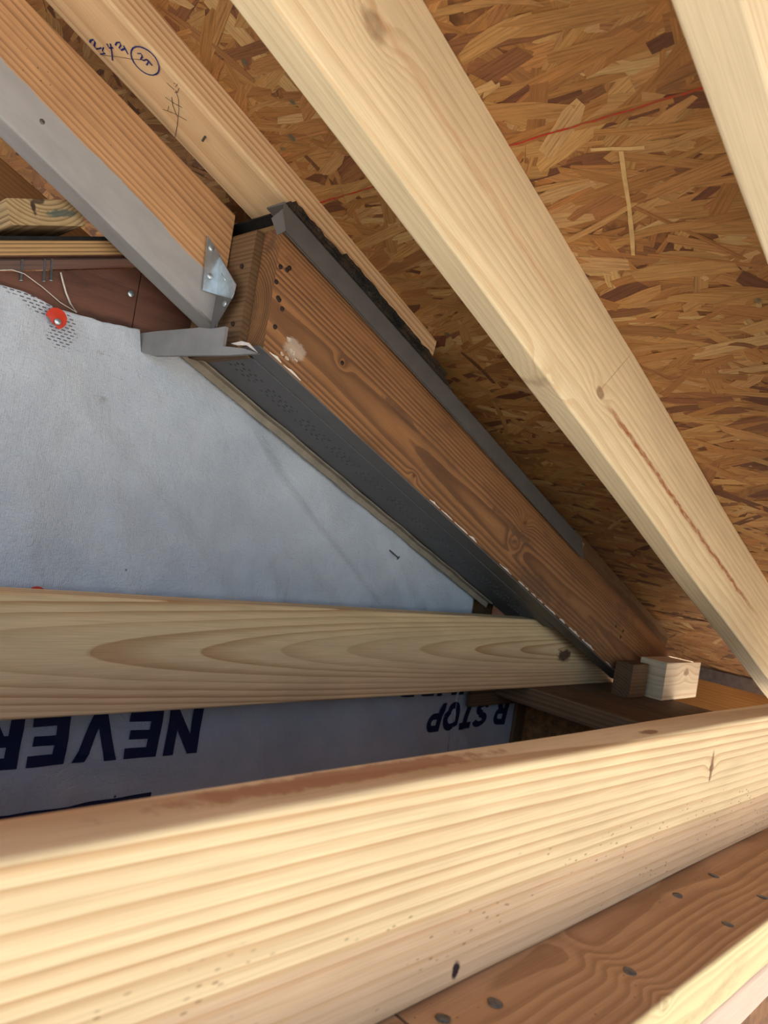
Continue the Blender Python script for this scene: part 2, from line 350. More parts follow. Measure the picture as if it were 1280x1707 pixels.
def wrap_mat():
    g = G('house_wrap_fabric'); x, y, z = g.sep(g.pos())
    wa = (x * 2300.0).m('SINE') * .5 + .5; wb = (z * 2900.0).m('SINE') * .5 + .5
    weave = wa * wb; cr = g.noise(g.pos(), 22, 4, .6); fine = g.noise(g.comb(x * 140, y, z * 260), 1.0, 3, .65)
    col = g.ramp(g.noise(g.pos(), 7, 4, .6), [(.3, lin((178, 183, 190))), (.7, lin((200, 204, 208)))])
    dirt = g.sm(g.noise(g.comb(x * 16, y, z * 26), 1.0, 5, .7), .60, .75) * g.sm(z, .02, .12)
    col = g.mix(dirt * .55, col, lin((120, 108, 96)))
    # broken weave: rows of short slits around the torn corner and the cap nail
    zz = z * 260.0; row = zz.m('FLOOR'); xs = x * 130.0 + (row * .5); cx = xs.m('FRACT'); cz = zz.m('FRACT')
    slit = g.sm(cx, .18, .25) * g.sm(cx, .88, .8) * g.sm(cz, .34, .44) * g.sm(cz, .76, .66)
    d1 = g.math('MINIMUM', (((x - .315) / .050) ** 2 + ((z - .196 + (x - .315) * .25) / .012) ** 2) ** .5, (((x - .345) / .018) ** 2 + ((z - .172) / .022) ** 2) ** .5)
    d1 = d1 + (g.noise(g.pos(), 60, 3, .6) - .5) * 1.3
    col = g.mix(slit * g.sm(d1, 1.05, .75) * .92, col, lin((52, 34, 30)))
    sc = g.noise(g.comb(x * 40, y, z * 260), 1.0, 3, .7)
    d2 = (((x - .40) / .10) ** 2 + ((z - .14) / .07) ** 2) ** .5
    col = g.mix(g.sm(sc, .66, .72) * g.sm(d2, 1.0, .4) * .7, col, lin((92, 80, 70)))
    dot = g.voro(g.comb(x * 13, 0.0, z * 13), 1.0); col = g.mix(g.sm(dot, .034, .020) * .85, col, lin((58, 52, 52)))
    gridl = g.sm((x * 180.0).m('FRACT'), .12, .02) * .06 + g.sm((z * 230.0).m('FRACT'), .12, .02) * .06
    col = g.mix(gridl, col, lin((120, 126, 138)))
    cr2 = g.noise(g.comb(x * 60 + z * 12, y, z * 38), 1.0, 4, .65, .6)
    g.bump(weave * .08 + cr * .9 + fine * .45 + cr2 * .6, 1.0, .0034)
    return g.fin(col, .5, 0, .4)
M_wrap = wrap_mat()
def ground_mat():
    g = G('dry_ground'); p = g.pos(); a = g.noise(p, 1.2, 6, .65); b = g.noise(p, 60, 5, .7)
    col = g.mix(g.sm(b, .35, .7), g.ramp(a, [(.3, lin((190, 184, 172))), (.7, lin((210, 204, 194)))]), lin((164, 154, 144)))
    g.bump(b, .5, .02); return g.fin(col, .95, 0, .1)
# ---------------------------------------------------------------- setting: ground, gable wall
gr = link('ground', mesh('ground', [(-40, -60, 0), (60, -60, 0), (60, 40, 0), (-40, 40, 0)], [(0, 1, 2, 3)]), ground_mat()); tag(gr, kind='structure')
tz = lambda x: .22 + (x - .266) * .39
wl = [(-.7, tz(-.7)), (.437, tz(.437)), (.437, -2.6), (-.7, -2.6)]
wr = [(.4385, tz(.4385)), (.50, .305), (1.24, (.50 - .375 * 1.24) / .927), (1.24, -.2), (1.46, -.2), (1.46, -2.6), (.4385, -2.6)]
wb = link('wall_back', prism([P(x, .952, z) for x, z in wl], (0, .018, 0)), M_sheath); tag(wb, 'dark brown stained sheathing of the old gable wall behind the wrap', kind='structure')
for nm, poly in (('sheathing_panel', wr),):
    o = link(nm, prism([P(x, .9525, z) for x, z in poly], (0, .018, 0)), M_sheath, wb)
wf = link('wall_front', prism([P(-.4, .205, -.373), P(1.5, .205, -.373), P(1.5, .205, -2.6), P(-.4, .205, -2.6)], (0, .1, 0)), M_osbcore); tag(wf, kind='structure')
wq = link('light_block_rear', prism([P(.87, 1.45, .281), P(2.20, 1.45, -.256), P(2.20, 1.45, -2.6), P(.87, 1.45, -2.6)], (0, .02, 0)), M_sheath); tag(wq, kind='structure')  # back closure added to keep light out of the interior
we = link('light_block_right', prism([P(1.49, .33, -.312), P(1.49, 1.44, -.312), P(1.49, 1.44, -2.6), P(1.49, .33, -2.6)], (.012, 0, 0)), M_osbcore); tag(we, kind='structure')  # eave wall below the plates, added unseen to darken under the joist
wi = link('light_block_left', prism([P(-.45, .305, -.10), P(-.45, .935, -.10), P(-.45, .935, -2.6), P(-.45, .305, -2.6)], (.02, 0, 0)), M_osbcore); tag(wi, kind='structure')  # unseen wall added to cut light from the open left side
wa = link('light_block_attic', prism([P(.10, .973, -.2), P(.10, 2.15, -.2), P(.10, 2.15, .588), P(.10, .973, .588)], (.02, 0, 0)), M_sheath); tag(wa, kind='structure')  # added just out of view to block light from the left
wc = link('light_block_attic_rear', prism([P(.10, 2.16, -.2), P(.88, 2.16, -.2), P(.88, 2.16, .280), P(.10, 2.16, .590)], (0, .02, 0)), M_sheath); tag(wc, kind='structure')  # unseen closure added to keep the attic dark
wg = link('light_block_attic_side', prism([P(.868, 1.455, -.2), P(.868, 2.158, -.2), P(.868, 2.158, .284), P(.868, 1.455, .284)], (-.02, 0, 0)), M_sheath); tag(wg, kind='structure')  # unseen closure added against light leaking into the attic
# ---------------------------------------------------------------- roof sheathing: strand board panels with real strands
def strand_panel(name, s0, s1, y0, y1, vis, count, seed, label):
    o = link(name, prism([(s0, y0, 0), (s1, y0, 0), (s1, y1, 0), (s0, y1, 0)], (0, 0, .012)), M_osbcore)
    place(o, F_slope(0, 0, .5935)); tag(o, label, 'roof panel', 'strand board roof panels')
    rnd = random.Random(seed); V = []; F = []; tone = []; uv = []
    cols = [(188, 138, 80), (180, 130, 74), (172, 120, 66), (194, 148, 90), (164, 112, 62), (180, 128, 72), (190, 142, 84), (140, 92, 56), (114, 72, 46), (160, 110, 64), (184, 134, 76), (176, 122, 66), (186, 140, 84), (202, 162, 106), (176, 124, 68)]
    vs0, vs1, vy0, vy1 = vis
    for i in range(count):
        cx, cy = rnd.uniform(vs0, vs1), rnd.uniform(vy0, vy1)
        L = rnd.uniform(.05, .14) if rnd.random() < .8 else rnd.uniform(.02, .045); W = rnd.uniform(.006, .024)
        if i < count * .25: L *= 1.2; W *= 1.5
        a = math.pi / 2 + rnd.gauss(0, .34) if rnd.random() < .84 else rnd.uniform(0, math.pi)
        dz = -.0002 - .0011 * i / count; ca, sa = math.cos(a), math.sin(a)
        k = 5; top = []; bot = []; curve = rnd.gauss(0, .004)
        skew = rnd.uniform(-.6, .6)
        for j in range(k):
            t = j / (k - 1) * 2 - 1; wj = W * .5 * (1 - .18 * rnd.random()) * (1.0 if abs(t) < .9 else rnd.uniform(.35, 1.0))
            c = curve * t * t
            top.append((t * L / 2 + skew * W * .5 * (1 if abs(t) > .9 else 0), wj + c)); bot.append((t * L / 2 - skew * W * .5 * (1 if abs(t) > .9 else 0), -wj + c))
        poly = top + bot[::-1]; b = len(V)
        tilt = rnd.gauss(0, .004)
        for (px_, py_) in poly:
            X = min(max(cx + px_ * ca - py_ * sa, s0 + .001), s1 - .001); Y = min(max(cy + px_ * sa + py_ * ca, y0 + .001), y1 - .001)
            V.append((X, Y, dz - abs(tilt) * .02 * (py_ / W + .5)))
        c0 = lin(rnd.choice(cols)); mlt = rnd.uniform(.88, 1.08); c0 = (c0[0] * mlt, c0[1] * mlt * rnd.uniform(.95, 1.04), c0[2] * mlt, 1)
        uo, vo = rnd.uniform(0, 50), rnd.uniform(0, 5)
        for j in range(k - 1):
            F.append((b + j, b + j + 1, b + 2 * k - 2 - j, b + 2 * k - 1 - j))
            for q in (j, j + 1, 2 * k - 2 - j, 2 * k - 1 - j): tone.append(c0); uv.append((poly[q][0] + uo, poly[q][1] + vo))
    me = bpy.data.meshes.new('strands'); me.from_pydata(V, [], F)
    at = me.color_attributes.new('tone', 'FLOAT_COLOR', 'CORNER'); ul = me.uv_layers.new(name='UVMap')
    at.data.foreach_set('color', [x for c in tone for x in c]); ul.data.foreach_set('uv', [x for c in uv for x in c])
    so = link('wood_strand', me, M_osb, o); so.matrix_basis = F_slope(0, 0, .5935); tag(so, 'pressed wood strands in tan, orange and dark brown', kind='stuff')
    return o
osb1 = strand_panel('roof_panel', -2.3, 1.705, -.70, 3.2, (-.45, 1.70, .12, 1.45), 11000, 3, 'large strand board roof panel with a red chalk line across its underside')
osb2 = strand_panel('roof_panel', 1.709, 2.20, -.70, 3.2, (1.715, 2.19, .45, 1.15), 1500, 5, 'strand board roof panel at the low eave end, past the panel joint')
ch = link('chalk_line', ribbon([[PS(.386 + random.uniform(-.0006, .0006), y * .012 + .15, .5935) for y in range(60)]], -N, .0021, .0019), M_chalk, osb1)
tag(ch, 'red chalk line')
sl = link('pale_strand', ribbon([[ray_n(u, v, .5935) for u, v in ((1036, 250), (1041, 290), (1049, 340), (1054, 390), (1056, 424))]], -N, .0052, .0017), plain('pale_strand_wood', (214, 176, 116), .7, 0, .1, 90), osb1)
tag(sl, 'pale narrow strand')
sl = link('pale_strand', ribbon([[ray_n(u, v, .5935) for u, v in ((985, 248), (1020, 246), (1050, 246), (1075, 244))]], -N, .0045, .0016), sl.data.materials[0], osb1)
es = link('light_block_eave', prism([P(1.71, .74, -.41), P(2.15, .74, -.41), P(2.15, 1.44, -.41), P(1.71, 1.44, -.41)], (0, 0, .008)), M_osbcore); tag(es, kind='structure')  # unseen sheet added under the eave to block light from below
# ---------------------------------------------------------------- rafters
beam('roof_rafter', F_slope(-.3, .485, .4505), 2.42, .038, .1430, M_big, 'broad pale knotty rafter running across the middle of the roof panel', 'rafter', 'new roof rafters', seed=3, r=.0035, wob=.0012)
beam('roof_rafter', F_slope(-.3, .183, .4505), 2.42, .038, .1430, M_right, 'pale rafter cut off by the upper right corner, nearest the viewer', 'rafter', 'new roof rafters', seed=5, r=.0035, wob=.0008)
five = beam('flat_rafter', F_slope(-.35, .785, .5535), 1.027, .088, .040, M_five, 'pale rafter laid flat with blue and pencil handwriting, ending above the old shingles', 'rafter', seed=8, r=.0025, k1=-.25)
gray = beam('painted_rafter', F_slope(-.35, .860, .4295, .046), .739, .038, .136, M_gray, 'old brown rafter with grey painted lower edge held by the metal hanger', 'rafter', seed=9, r=.003, k0=-.45, k1=-.475, wob=.001)
for v in gray.data.vertices: v.co.z *= (.0914 + .068 * v.co.x) / .136      # the old rafter tapers towards its upper end
beam('back_rafter', F_slope(.02, 1.10, .40), .33, .038, .082, M_back, 'shaded wooden rafter behind the end grain block at the left edge', 'rafter', seed=10)
# handwriting on the flat rafter
def ink(strokes, mat, wd, name):
    L = [[ray_n(u / 2.6667, v / 2.6667, .5535) for u, v in st] for st in strokes]
    o = link(name, ribbon(L, -N, wd, .0007), mat, five); return o
arc = lambda cx, cy, rx, ry, rot, a0, a1, k=22: [(cx + rx * math.cos(t) * math.cos(rot) - ry * math.sin(t) * math.sin(rot), cy + rx * math.cos(t) * math.sin(rot) + ry * math.sin(t) * math.cos(rot)) for t in [math.radians(a0 + (a1 - a0) * i / (k - 1)) for i in range(k)]]
ink([arc(646, 269, 78, 44, .80, 10, 372), [(612, 236), (628, 236), (634, 250), (626, 262), (640, 268), (654, 262), (660, 276), (652, 288)], [(655, 262), (672, 284), (678, 290)],
     [(550, 200), (560, 220), (570, 240)], [(514, 200), (520, 188), (534, 186), (538, 200), (530, 212), (540, 222), (556, 214)],
     [(476, 192), (486, 212), (504, 210)], [(492, 192), (498, 230), (502, 268)], [(462, 208), (456, 226), (470, 238)], [(446, 240), (470, 236)],
     [(400, 188), (404, 178), (416, 174), (424, 186), (420, 204), (430, 216), (444, 214), (452, 210)]], M_ink, .0019, 'blue_handwriting')
ink([[(455, 244), (520, 250), (580, 260), (655, 266)], [(742, 366), (760, 384), (778, 398)], [(772, 368), (790, 372), (780, 386), (797, 390), (790, 408), (778, 410)], [(782, 400), (794, 440), (796, 490), (788, 560), (779, 610)],
     [(735, 430), (766, 452), (812, 478)], [(724, 484), (770, 500), (832, 534)], [(752, 470), (746, 492), (764, 500)], [(764, 430), (770, 470), (790, 520)]], M_pencil, .0007, 'pencil_mark')
NT = nail_mesh(.0016, .001, .006)
nail(NT, ray_n(342, 228, .5533), -N, M_nail, five, 'screw_tip'); nail(nail_mesh(.003, .0008), ray_y(70, 203, .8597), (0, -1, 0), M_nail, gray)
# ---------------------------------------------------------------- front beam on its double plate, ceiling joist
beam('edge_beam', F_level(-.30, .285, -.288), 1.80, .0375, .1440, M_beam, 'long pale timber on edge across the foreground with bold straight grain', 'beam', seed=12, r=.004, wob=.0007)
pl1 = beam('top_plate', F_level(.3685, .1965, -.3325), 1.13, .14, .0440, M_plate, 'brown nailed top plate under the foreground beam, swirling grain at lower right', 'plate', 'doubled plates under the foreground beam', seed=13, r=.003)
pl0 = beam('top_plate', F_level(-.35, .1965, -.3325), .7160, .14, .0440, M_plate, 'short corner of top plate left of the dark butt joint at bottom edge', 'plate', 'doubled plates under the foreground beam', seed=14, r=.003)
beam('lower_plate', F_level(-.35, .198, -.3715), 1.86, .138, .0380, M_plate2, 'pinkish lower plate with a knot, beneath the nailed top plate', 'plate', 'doubled plates under the foreground beam', seed=15, r=.005)
NH = nail_mesh(.0052, .0008)
for (u, v) in ((738, 1697), (825, 1672), (1050, 1620), (1128, 1493), (1213, 1541), (1190, 1460), (1270, 1495)):
    nail(NH, ray_z(u, v, -.2884), (random.uniform(-.15, .15), random.uniform(-.15, .15), 1), M_nail, pl1)
beam('ceiling_joist', F_level(-.35, .838, -.2705), 2.08, .0375, .1400, M_joist, 'level pale joist with nested arched grain in front of the house wrap', 'joist', seed=16, r=.0035, wob=.0007)
# ---------------------------------------------------------------- old rake: board, drip edge, deck, shingles, soffit
k = math.tan(TH)
def rake():
    r = .0025; Lb = 1.60; pts = []
    o = link('rake_board', timber(1.60 - .41, .0375, .14, r=.0025, k0=-k, k1=2.2, seed=21, wob=.0009), M_old); place(o, F_slope(.41, .77, .376)); return o
rk = rake(); tag(rk, 'weathered brown rake board sloping down to the right above the perforated soffit', 'board')
NR = nail_mesh(.0033, .0012); 
for (u, v) in ((460, 470), (465, 500), (470, 515), (458, 545), (478, 450), (467, 445), (463, 497), (482, 447), (570, 605), (1026, 1044), (1038, 1052), (1034, 1062)):
    nail(NR, ray_y(u, v, .7702), (0, -1, 0), M_rust, rk)
V = []; F = []; rnd = random.Random(4); sx = .42          # flakes of white paint left along the lower arris
while sx < 1.58:
    L = rnd.uniform(.012, .05)
    if rnd.random() < (.75 if sx > .68 else .3):
        b = len(V); kk = 6; hmax = rnd.uniform(.002, .0055)
        for i in range(kk):
            t = i / (kk - 1); h = hmax * rnd.uniform(.3, 1) * math.sin(math.pi * min(max(t, .1), .9))
            V += [PS(sx + t * L, .7694, .3765), PS(sx + t * L, .7692, .3770 + h)]
        for i in range(kk - 1): F.append((b + 2 * i, b + 2 * i + 2, b + 2 * i + 3, b + 2 * i + 1))
    sx += L + rnd.uniform(0, .02)
tag(link('paint_flake', mesh('flakes', V, F), M_white, rk), 'broken line of old white paint', kind='stuff')
for (u, v, a) in ((482, 566, .006), (487, 586, .007), (478, 598, .005), (493, 600, .004), (470, 590, .004)):
    c0 = ray_y(u, v, .7692); q = [c0 + S * (a * math.cos(t) * rnd.uniform(.5, 1)) + N * (a * .6 * math.sin(t) * rnd.uniform(.4, 1)) for t in [i * .7 for i in range(9)]]
    link('paint_scrape', mesh('scrape', q, [tuple(range(9))]), M_scrape, rk)
# soffit with punched holes
def soffit():
    s0, s1, y0, y1 = .415, 1.30, .8085, .924; V = []; F = []; vid = {}
    def vv(x, y, z=0):
        key = (round(x, 5), round(y, 5), round(z, 5))
        if key not in vid: vid[key] = len(V); V.append(PS(x, y, .3735 + z))
        return vid[key]
    ys = [y0, .838] + [.838 + .0085 * i for i in range(1, 6)] + [.8805 + .0001, y1]
    ys = [y0, .838, .8465, .855, .8635, .872, y1]
    nx = 74; dx = (s1 - s0) / nx; R_ = .0026
    for i in range(nx):
        xa, xb = s0 + i * dx, s0 + (i + 1) * dx
        for j in range(len(ys) - 1):
            ya, yb = ys[j], ys[j + 1]
            c = [vv(xa, ya), vv(xb, ya), vv(xb, yb), vv(xa, yb)]
            if 1 <= j <= 4 and i % 6 != 5:
                sh = (dx * .25 if j % 2 else -dx * .2); cx, cy = (xa + xb) / 2 + sh * .5, (ya + yb) / 2
                ring = [vv(cx + R_ * 1.2 * math.cos(math.radians(45 * t + 22.5 - 135 - 22.5)), cy + R_ * math.sin(math.radians(45 * t - 135))) for t in range(8)]
                for t in range(4):
                    a, b = ring[2 * t], ring[(2 * t + 1) % 8]; d = ring[(2 * t + 2) % 8]
                    F += [(c[t], b, a), (c[t], c[(t + 1) % 4], b), (c[(t + 1) % 4], d, b)]
            else: F.append(tuple(c))
    me = mesh('soffit', V, F); o = link('perforated_soffit', me, M_soffit)
    md = o.modifiers.new('thickness', 'SOLIDIFY'); md.thickness = .0015; md.offset = 0
    link('dark_backing', prism([PS(s0 + .01, .812, .383), PS(s1 - .01, .812, .383), PS(s1 - .01, .922, .383), PS(s0 + .01, .922, .383)], N * .001), M_felt, o)  # added black sheet that paints the dark behind the holes
    return tag(o, 'dark grey perforated soffit strip under the weathered rake board', 'soffit')
sof = soffit()
V = []; F = []; prof = [(.914, .3725), (.9272, .3725), (.9272, .3600), (.9252, .3600), (.9252, .3700), (.914, .3700)]
for i in range(40):
    t = i / 39; s_ = .39 + t * .83; wv = mnoise.noise(Vector((t * 14, 0, 2))) * .0022
    for (y, n_) in prof: V.append(PS(s_, y + wv * .4, n_ - .001 + wv))
for i in range(39):
    for j in range(6): F.append((i * 6 + j, i * 6 + (j + 1) % 6, i * 6 + 6 + (j + 1) % 6, i * 6 + 6 + j))
tag(link('wall_channel', mesh('channel', V, F), M_beige, sof), 'beige channel along the wrap')
# grey cover strip on the lower edge of the rake board
tag(link('edge_strip', prism([PS(.405, .7715, .3758), PS(1.59, .7715, .3758), PS(1.59, .8083, .3758), PS(.405, .8083, .3758)], -N * .0018), M_grey, rk), 'plain grey strip under the board')
# drip edge
V = []; F = []; prof = [(.800, .5365), (.7640, .5368), (.7625, .5350), (.7618, .5080), (.7600, .5050), (.7610, .5045), (.7632, .5078), (.7640, .5340), (.800, .5350)]
m = len(prof); st = 46
for i in range(st + 1):
    t = i / st; s_ = .338 + t * (1.205 - .338); sag = -.006 * max(0, t - .45) / .55; wv = mnoise.noise(Vector((t * 9, 4, 1))) * .0010
    for (y, n_) in prof:
        kx = -(n_ - .53) * k if t < .01 else 0
        V.append(PS(s_ + kx + (.03 * (.5365 - n_) / .03 if t > .99 else 0), y + wv, n_ + wv + sag * .2))
for i in range(st):
    for j in range(m): F.append((i * m + j, i * m + (j + 1) % m, (i + 1) * m + (j + 1) % m, (i + 1) * m + j))
F += [tuple(range(m)), tuple(reversed(range(st * m, st * m + m)))]
de = tag(link('drip_edge', mesh('drip', V, F), M_grey), 'dark grey metal drip edge along the top of the rake board', 'flashing')
# its folded end wrapping the corner, and the tear in it
q = [(452, 364), (471, 348), (476, 384), (462, 392)]
link('folded_corner', prism([ray_x(u, v, .478) for u, v in q], (.0012, 0, 0)), M_grey, de)
link('tear', mesh('tear', [ray_y(u, v, .7605) for u, v in ((473.5, 357), (475, 372), (477.2, 395), (474.4, 381), (472.5, 378), (472.3, 366))], [(0, 1, 2, 3, 4, 5)]), M_felt, de)
dk = link('roof_deck', prism([(.36, .7655, 0), (1.225, .7655, 0), (1.225, 1.25, 0), (.36, 1.25, 0)], (0, 0, .014)), M_ply); place(dk, F_slope(0, 0, .5195)); tag(dk, 'old plywood roof deck on top of the weathered rake board', 'roof deck')
fl = link('deck_felt', boxm(.345, 1.15, .803, 1.2, 0, .003), M_felt); place(fl, F_slope(0, 0, .5338)); tag(fl, 'black felt layer over the old roof deck beside the shingles', 'felt')
dl = link('shade_deck', prism([(1.235, .805, 0), (1.80, .805, 0), (1.80, 1.25, 0), (1.235, 1.25, 0)], (0, 0, .050)), M_dark); place(dl, F_slope(0, 0, .5195)); tag(dl, 'roof deck in dark wood painting the shade in the gap above the low end of the rake board', 'roof deck')  # darker wood paints the shade in the gap; also holds back light
def shingle(s0, s1, y0, n0, n1, th, seed, label):
    rnd = random.Random(seed); kx = 36; V = []; F = []
    edge = [y0 + mnoise.noise(Vector((i * .55, seed, 0))) * .0035 + rnd.uniform(-.001, .001) for i in range(kx + 1)]
    for i in range(kx + 1):
        t = i / kx; s_ = s0 + (s1 - s0) * t; e = edge[i] + (.012 * max(0, (t - .9) / .1) if seed == 34 else 0); jit = rnd.uniform(-.0006, .0006)
        nb = n0 + (n1 - n0) * t
        V += [PS(s_, e + jit, nb), PS(s_, e - jit, nb + th + jit), PS(s_, .80, nb + th), PS(s_, .80, nb)]
    for i in range(kx):
        for j in range(4): a = i * 4 + j; b = i * 4 + (j + 1) % 4; F.append((a, a + 4, b + 4, b))
    F += [(0, 1, 2, 3), (kx * 4 + 3, kx * 4 + 2, kx * 4 + 1, kx * 4)]
    return tag(link('roof_shingle', mesh('shingle', V, F), M_shing), label, 'shingle', 'old shingle layers on the rake')
shingle(.340, .705, .7605, .5370, .5370, .0042, 31, 'bottom old asphalt shingle layer resting on the drip edge')
shingle(.345, .555, .7590, .5414, .5414, .0046, 32, 'upper short asphalt shingle nearest the metal hanger end')
shingle(.440, .690, .7560, .5462, .5418, .0050, 33, 'ragged asphalt shingle layer on top, beside the flat rafter tip')
shingle(.600, .735, .7640, .5375, .5360, .0034, 34, 'thin torn shingle scrap at the lower end of the shingle stack')
# end of the rake: blocking, trim, hanger
cb = beam('cross_block', F_cross(.546, .8085, .186), .124, .0375, .158, M_dark, 'dark brown block between the rake board and the wall behind the metal hanger', 'block', seed=41, r=.002)
TA, TB = P(.4985, .768, 0), P(.447, .936, 0); tn = (TB - TA).cross(Vector((0, 0, 1))).normalized()
def ray_t(u, v):
    a = RT * (u - 640) - UP * (v - 853.5) + FW * 1254.845
    o = Vector((TA.x, TA.y, 0)); a = a * (o.dot(tn) / a.dot(tn)); return Vector((a.x, a.y, a.z + GZ))
A = [(231, 556), (262, 552), (300, 549), (332, 546), (352, 548), (376, 544), (371, 577), (390, 579), (408, 581), (430, 589), (380, 592), (257, 593), (229, 585)]
tb = tag(link('trim_board', prism([ray_t(*a) for a in A], (.005, .001, 0)), M_trim), 'short grey painted trim board between the house wrap and the rake board end', 'trim')
for pts in ([(372, 577), (392, 580), (404, 592), (388, 583)], [(386, 573), (404, 569), (416, 572), (430, 588), (424, 584), (412, 576), (396, 576)], [(372, 545), (375, 549), (371, 577), (368, 577)]):
    q = [ray_x(u, v, .4975) for u, v in pts]; link('paint_flake', prism(q, (-.0012, 0, 0)), M_white, tb)
hg = tag(empty('metal_hanger', ray_y(361, 492, .858)), 'galvanised angle hanger nailed between the painted rafter and the dark block', 'hanger')
fold_t, fold_b = ray_y(367, 427, .857), ray_y(362, 492, .857); xf = .4955
link('rafter_flange', prism([ray_y(u, v, .8575) for u, v in ((345, 393), (367, 427), (362, 492), (337, 484))], (0, -.0014, 0)), M_galv, hg)
link('block_flange', prism([fold_t, ray_x(394, 474, xf), ray_x(391, 489, xf), ray_x(387, 498, xf), fold_b], (-.0014, 0, 0)), M_galv, hg)
lf = link('painted_flange', prism([fold_b, ray_x(387, 498, xf), ray_x(340, 578, xf), ray_x(331, 573, xf), ray_x(352, 545, xf)], (-.0013, 0, 0)), M_grey, hg); tag(lf, 'grey painted lower flange')
link('stamped_rib', tube([ray_x(370, 456, xf - .002), ray_x(376, 468, xf - .002)], .0012), M_galv, hg)
NG = nail_mesh(.0042, .0016)
for (u, v) in ((352, 414), (350, 461)): nail(NG, ray_y(u, v, .8562), (0, -1, 0), M_galv, hg)
for (u, v) in ((375, 507), (344, 557)): nail(NG, ray_x(u, v, xf - .0015), (-1, 0, 0), M_galv, hg)
for (u, v) in ((403, 444), (388, 540), (392, 489)): nail(NR, ray_x(u, v, .5075), (-1, 0, 0), M_rust, cb)
# ---------------------------------------------------------------- house wrap with print
def wdisp(x, z):
    d = mnoise.noise(Vector((x * 5, z * 4, 1))) * .0035 + abs(mnoise.noise(Vector((x * 7 + z * 5, z * 3 - x * 2, 5)))) * .004 + mnoise.noise(Vector((x * 22, z * 22, 8))) * .0009
    rg = 1 - abs(mnoise.noise(Vector(((x * 1.0 + z * 1.3) * 6.5, (z - x) * 1.3, 12)))); d -= max(0, rg - .82) * .016
    u = (x - .90) * .75 + (z - .03) * 1.0; l = (x - .90) * 1.0 - (z - .03) * .75      # gathered fold at the pulled corner
    d = max(d * 1.7 + .003, -.003)
    return d - .0025 * math.exp(-(u / .014) ** 2) * math.exp(-((l) / .10) ** 2)
def wrap():
    top = [(-.65, -.16), (.10, .145), (.20, .185), (.268, .203), (.293, .204), (.315, .201), (.336, .1975), (.358, .199), (.39, .199), (.44, .2045), (.447, .178), (.50, (.366 - .375 * .50) / .927), (1.234, (.366 - .375 * 1.234) / .927), (1.2341, -.2), (1.445, -.2)]
    xs = []; n_ = 300
    for i in range(n_ + 1): xs.append(-.65 + (1.445 + .65) * i / n_)
    xs += [t[0] for t in top]; xs = sorted(set(xs)); rows = 150; V = []; F = []
    def tp(x):
        for (a, b) in zip(top, top[1:]):
            if a[0] <= x <= b[0]: return a[1] + (b[1] - a[1]) * ((x - a[0]) / max(1e-9, b[0] - a[0]))
        return top[-1][1]
    for x in xs:
        t = tp(x) + (mnoise.noise(Vector((x * 60, 3, 0))) * .0022 if x < .44 else 0)
        for j in range(rows + 1):
            f = (j / rows) ** 1.8; z = t + (-1.2 - t) * f
            d = wdisp(x, z)
            V.append(P(x, .9335 + d - .0022 * math.exp(-j / 3.0) * (x < .44), z))
    R_ = rows + 1
    for i in range(len(xs) - 1):
        for j in range(rows): F.append((i * R_ + j, i * R_ + j + 1, (i + 1) * R_ + j + 1, (i + 1) * R_ + j))
    me = mesh('wrap', V, F, True)
    # texture space is measured from the viewer's eye level
    for v in me.vertices: v.co.z -= GZ
    o = link('house_wrap', me, M_wrap); place(o, Matrix.Translation((0, 0, GZ)))
    return tag(o, 'crinkled white house wrap over the gable wall with upside-down navy lettering', 'house wrap')
hw = wrap()
# heavy block letters as polygons on a unit cell (x 0..w, y 0..1)
GL = {
 'N': (.86, [[(0, 0), (.25, 0), (.25, .56), (.61, 0), (.86, 0), (.86, 1), (.61, 1), (.61, .44), (.25, 1), (0, 1)]]),
 'E': (.74, [[(0, 0), (.74, 0), (.74, .22), (.26, .22), (.26, .40), (.68, .40), (.68, .60), (.26, .60), (.26, .78), (.74, .78), (.74, 1), (0, 1)]]),
 'V': (.92, [[(.33, 0), (.59, 0), (.92, 1), (.66, 1), (.46, .32), (.26, 1), (0, 1)]]),
 'T': (.78, [[(.26, 0), (.52, 0), (.52, .78), (.78, .78), (.78, 1), (0, 1), (0, .78), (.26, .78)]]),
 'I': (.26, [[(0, 0), (.26, 0), (.26, 1), (0, 1)]]),
 'M': (1.02, [[(0, 0), (.24, 0), (.24, .55), (.51, .12), (.78, .55), (.78, 0), (1.02, 0), (1.02, 1), (.78, 1), (.51, .52), (.24, 1), (0, 1)]]),
}
def strip(path, w_):
    L = []; 
    for i, p in enumerate(path):
        a = Vector(path[max(i - 1, 0)]); b = Vector(path[min(i + 1, len(path) - 1)]); d = (b - a).normalized(); nn = Vector((-d.y, d.x)) * w_ * .5
        L.append((Vector(p) + nn, Vector(p) - nn))
    return [[L[i][0], L[i + 1][0], L[i + 1][1], L[i][1]] for i in range(len(L) - 1)]
ell = lambda cx, cy, rx, ry, a0, a1, kk=16: [(cx + rx * math.cos(math.radians(a0 + (a1 - a0) * i / kk)), cy + ry * math.sin(math.radians(a0 + (a1 - a0) * i / kk))) for i in range(kk + 1)]
bowl = [(.13, .89), (.40, .89)] + ell(.46, .68, .20, .21, 80, -80, 12) + [(.40, .47), (.13, .47)]
GL['O'] = (.92, strip(ell(.46, .5, .335, .385, 0, 360, 28), .24))
GL['P'] = (.80, [[(0, 0), (.26, 0), (.26, 1), (0, 1)]] + strip(bowl, .22))
GL['R'] = (.84, [[(0, 0), (.26, 0), (.26, 1), (0, 1)], [(.30, .42), (.54, 0), (.84, 0), (.56, .46)]] + strip(bowl, .22))
GL['S'] = (.78, strip(ell(.40, .715, .27, .175, 20, 270, 14) + ell(.38, .285, .27, .175, 90, -160, 14)[1:], .22))
